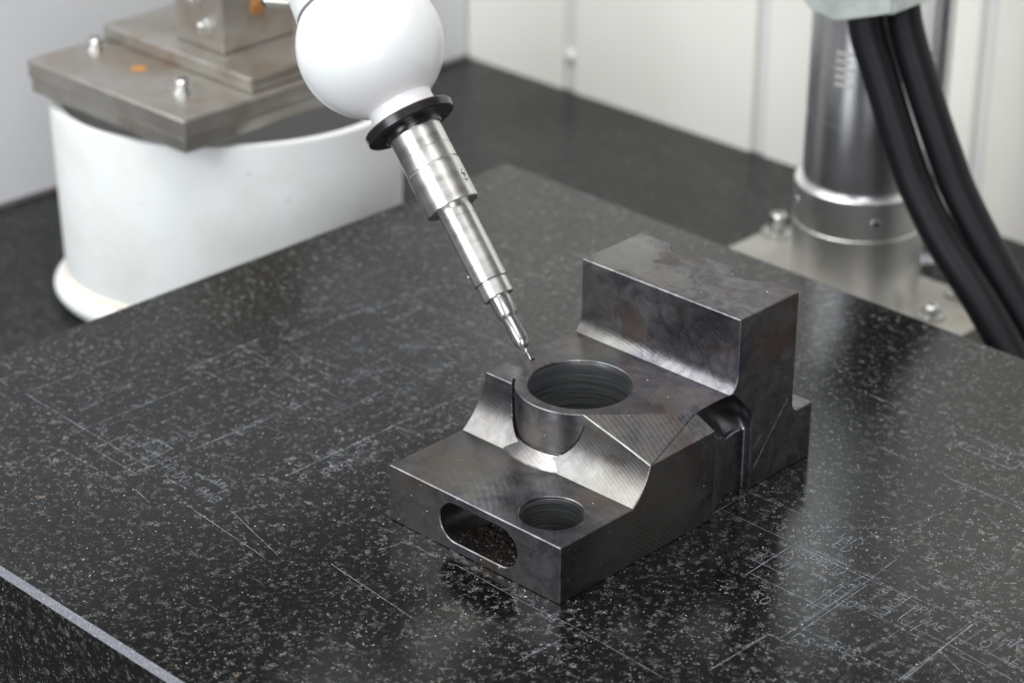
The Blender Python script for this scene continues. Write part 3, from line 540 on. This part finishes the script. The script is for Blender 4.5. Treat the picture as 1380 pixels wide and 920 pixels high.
def hexbolt(parent, x, y, z, r, h, name='bolt'):
    bm = bmesh.new(); add_lathe(bm, [(0, z), (r * 1.5, z), (r * 1.5, z + 1.2), (r * 1.05, z + 1.3), (r, z + 1.4), (r, z + h - .8), (r * .8, z + h), (r * .45, z + h), (r * .42, z + h - 2), (0, z + h - 2)], 24, (x, y)); return from_bm(name, bm, M_bolt, parent, 30)
hexbolt(pst, -39.0, 31.5, 20.0, 5.2, 6.5); hexbolt(pst, -130.5, 41.5, 20.0, 5.2, 5.5)
m = Matrix.Translation(Vector((-61.5, 68.5, 42)) * K) @ Matrix.Rotation(math.pi / 2, 4, 'X')
for px, pz, r in ((-61.5, 43, 3.4), (-70.5, 61, 5.0)):
    bm = bmesh.new(); add_lathe(bm, [(0, 0), (r * 1.5, 0), (r * 1.5, .8), (r, .9), (r, 5), (r * .8, 5.6), (r * .4, 5.6), (r * .4, 4), (0, 4)], 24, mat=Matrix.Translation(Vector((px, 68.5, pz)) * K) @ Matrix.Rotation(math.pi / 2, 4, 'X')); from_bm('bolt', bm, M_bolt, pst, 30)
for vy, pz, r in ((95, 52, 5.0), (80, 45, 0)):
    if r: 
        bm = bmesh.new(); add_lathe(bm, [(0, 1.2), (r * .6, 1.0), (r, .4), (r * 1.1, 0)], 20, mat=Matrix.Translation(Vector((-46.5, vy, pz)) * K) @ Matrix.Rotation(math.pi / 2, 4, 'Y')); from_bm('rusty_bolt_head', bm, M_rust, pst, 40)
bm = bmesh.new(); random.seed(3)
ps = [(-83 + (5.2 + random.uniform(-.9, .9)) * math.cos(t), 35.5 + (4.4 + random.uniform(-.9, .9)) * math.sin(t)) for t in (math.pi * 2 * i / 18 for i in range(18))]
add_prism(bm, ps, 19.5, 20.25, 'z'); from_bm('rust_patch', bm, M_rust, pst)

# ------------------------------------------------------------------ steel column on its base plate, rod and hoses
CC = Vector((-199.6, 474.8, TZ))
clm = tag(empty('steel_column', CC), 'shiny round steel column in a stepped collar on a bolted base plate', 'column')
bm = bmesh.new(); add_box(bm, -92, 82, -95, 44, 0, 20, 1.2); from_bm('base_plate', bm, M_base, clm, 30)
bm = bmesh.new(); add_lathe(bm, [(0, 20.0), (38.6, 20.0), (38.6, 66.2), (38.2, 66.6), (0, 66.6)], 96); from_bm('lower_collar', bm, M_collar, clm, 30)
bm = bmesh.new(); add_lathe(bm, [(0, 66.7), (38.3, 66.7), (38.6, 67.1), (38.6, 90.2), (37.8, 91), (35.2, 91.2), (0, 91.2)], 96); ucol = from_bm('upper_collar', bm, M_collar, clm, 30)
bm = bmesh.new(); add_lathe(bm, [(0, 91), (34.4, 91), (34.4, 133), (34.1, 133.15), (34.1, 133.5), (34.4, 133.65), (34.4, 420), (0, 420)], 96); pole = from_bm('pole', bm, M_column, clm, 30)
for ang, z in ((math.radians(-125), 80), (math.radians(-40), 78)):
    m = Matrix.Translation(Vector((38.6 * math.cos(ang), 38.6 * math.sin(ang), z)) * K) @ Matrix.Rotation(ang, 4, 'Z') @ Matrix.Rotation(math.pi / 2, 4, 'Y')
    bm = bmesh.new(); add_lathe(bm, [(0, .5), (2.2, .5), (2.6, .2), (2.6, -1), (0, -1)], 16, mat=m); from_bm('set_screw', bm, M_bolt, clm, 30)
# etched graduation on the pole
for i in range(5):
    a0 = math.radians(-82 + 0.0); n_ = 6; z0 = 176 - i * 4.6; wdt = math.radians(20 if i % 2 == 0 else 15)
    bm = bmesh.new(); vs = []
    for k in range(n_ + 1):
        t = math.radians(-87) + wdt * k / n_
        vs.append([bm.verts.new(Vector((34.47 * math.cos(t), 34.47 * math.sin(t), z)) * K) for z in (z0, z0 + 1.9)])
    for A, B in zip(vs, vs[1:]): bm.faces.new((A[0], B[0], B[1], A[1]))
    from_bm('graduation_mark', bm, M_etch, pole)
for x, y, r, h in ((-89.0 + 6, 41 - 8, 5.2, 13), (55, 1, 4.6, 7), (50, 37, 4.6, 9), (-70, -60, 4.6, 8)):
    bl = hexbolt(clm, x, y, 20, r, h, 'base_bolt')
    bm = bmesh.new(); add_lathe(bm, [(r * 1.5, 20), (r * 2.0, 20), (r * 1.95, 21.6), (r * 1.55, 21.8)], 24, (x, y), closed=True); from_bm('washer', bm, M_base, bl, 30)
rod = tag(empty('support_rod', (-214.0, 566.0, TZ)), 'slim grey steel rod standing behind the shiny column', 'rod')
bm = bmesh.new(); add_lathe(bm, [(0, 0), (16, 0), (16, 9), (8.6, 9.5), (8.6, 460), (0, 460)], 40); from_bm('shaft', bm, M_column, rod, 30)
def hose(name, pts, r, label):
    bm = bmesh.new(); add_tube(bm, catmull(pts, 10), r, 24)
    o = from_bm(name, bm, M_hose, None, 50); tag(o, label, 'hose', 'black hoses hanging from the column clamp'); return o
hose('rubber_hose', [(-163.5, 414, 150), (-158.9, 410, 112.3), (-144.5, 409, 82), (-123, 406, 43.9), (-112, 404, 28.5), (-90, 400, 6), (-61, 396, -18), (-35, 392, -42), (-8, 388, -68), (25, 384, -86), (70, 382, -90.2)], 9.6, 'black rubber hose nearer the steel column, curving down behind the plate edge')
hose('rubber_hose', [(-149, 428, 155), (-145.4, 425, 117), (-126.7, 423, 77.6), (-106, 421, 42), (-97, 420, 28.5), (-78, 418, 6.5), (-49, 415, -23), (-20, 412, -52), (15, 410, -78), (60, 408, -89), (100, 408, -90.2)], 9.6, 'black rubber hose farther right, outer of the pair curving down past the wall')
clp = tag(empty('hose_clamp', (-165, 425, 112)), 'pale metal clamp block gripping both black hoses at the column', 'clamp')
bm = bmesh.new()
add_prism(bm, [(-24, 2), (-6, -1), (20, 9), (31, 12), (31, 44), (-30, 44), (-30, 8)], -26, 14, 'y')
bmesh.ops.bevel(bm, geom=bm.edges[:], offset=1.4 * K, segments=2, affect='EDGES'); from_bm('jaw', bm, M_bracket, clp, 30)
bm = bmesh.new(); add_box(bm, -58, -12, 14, 40, 10, 40, 1.5); from_bm('arm', bm, M_bracket, clp, 30)
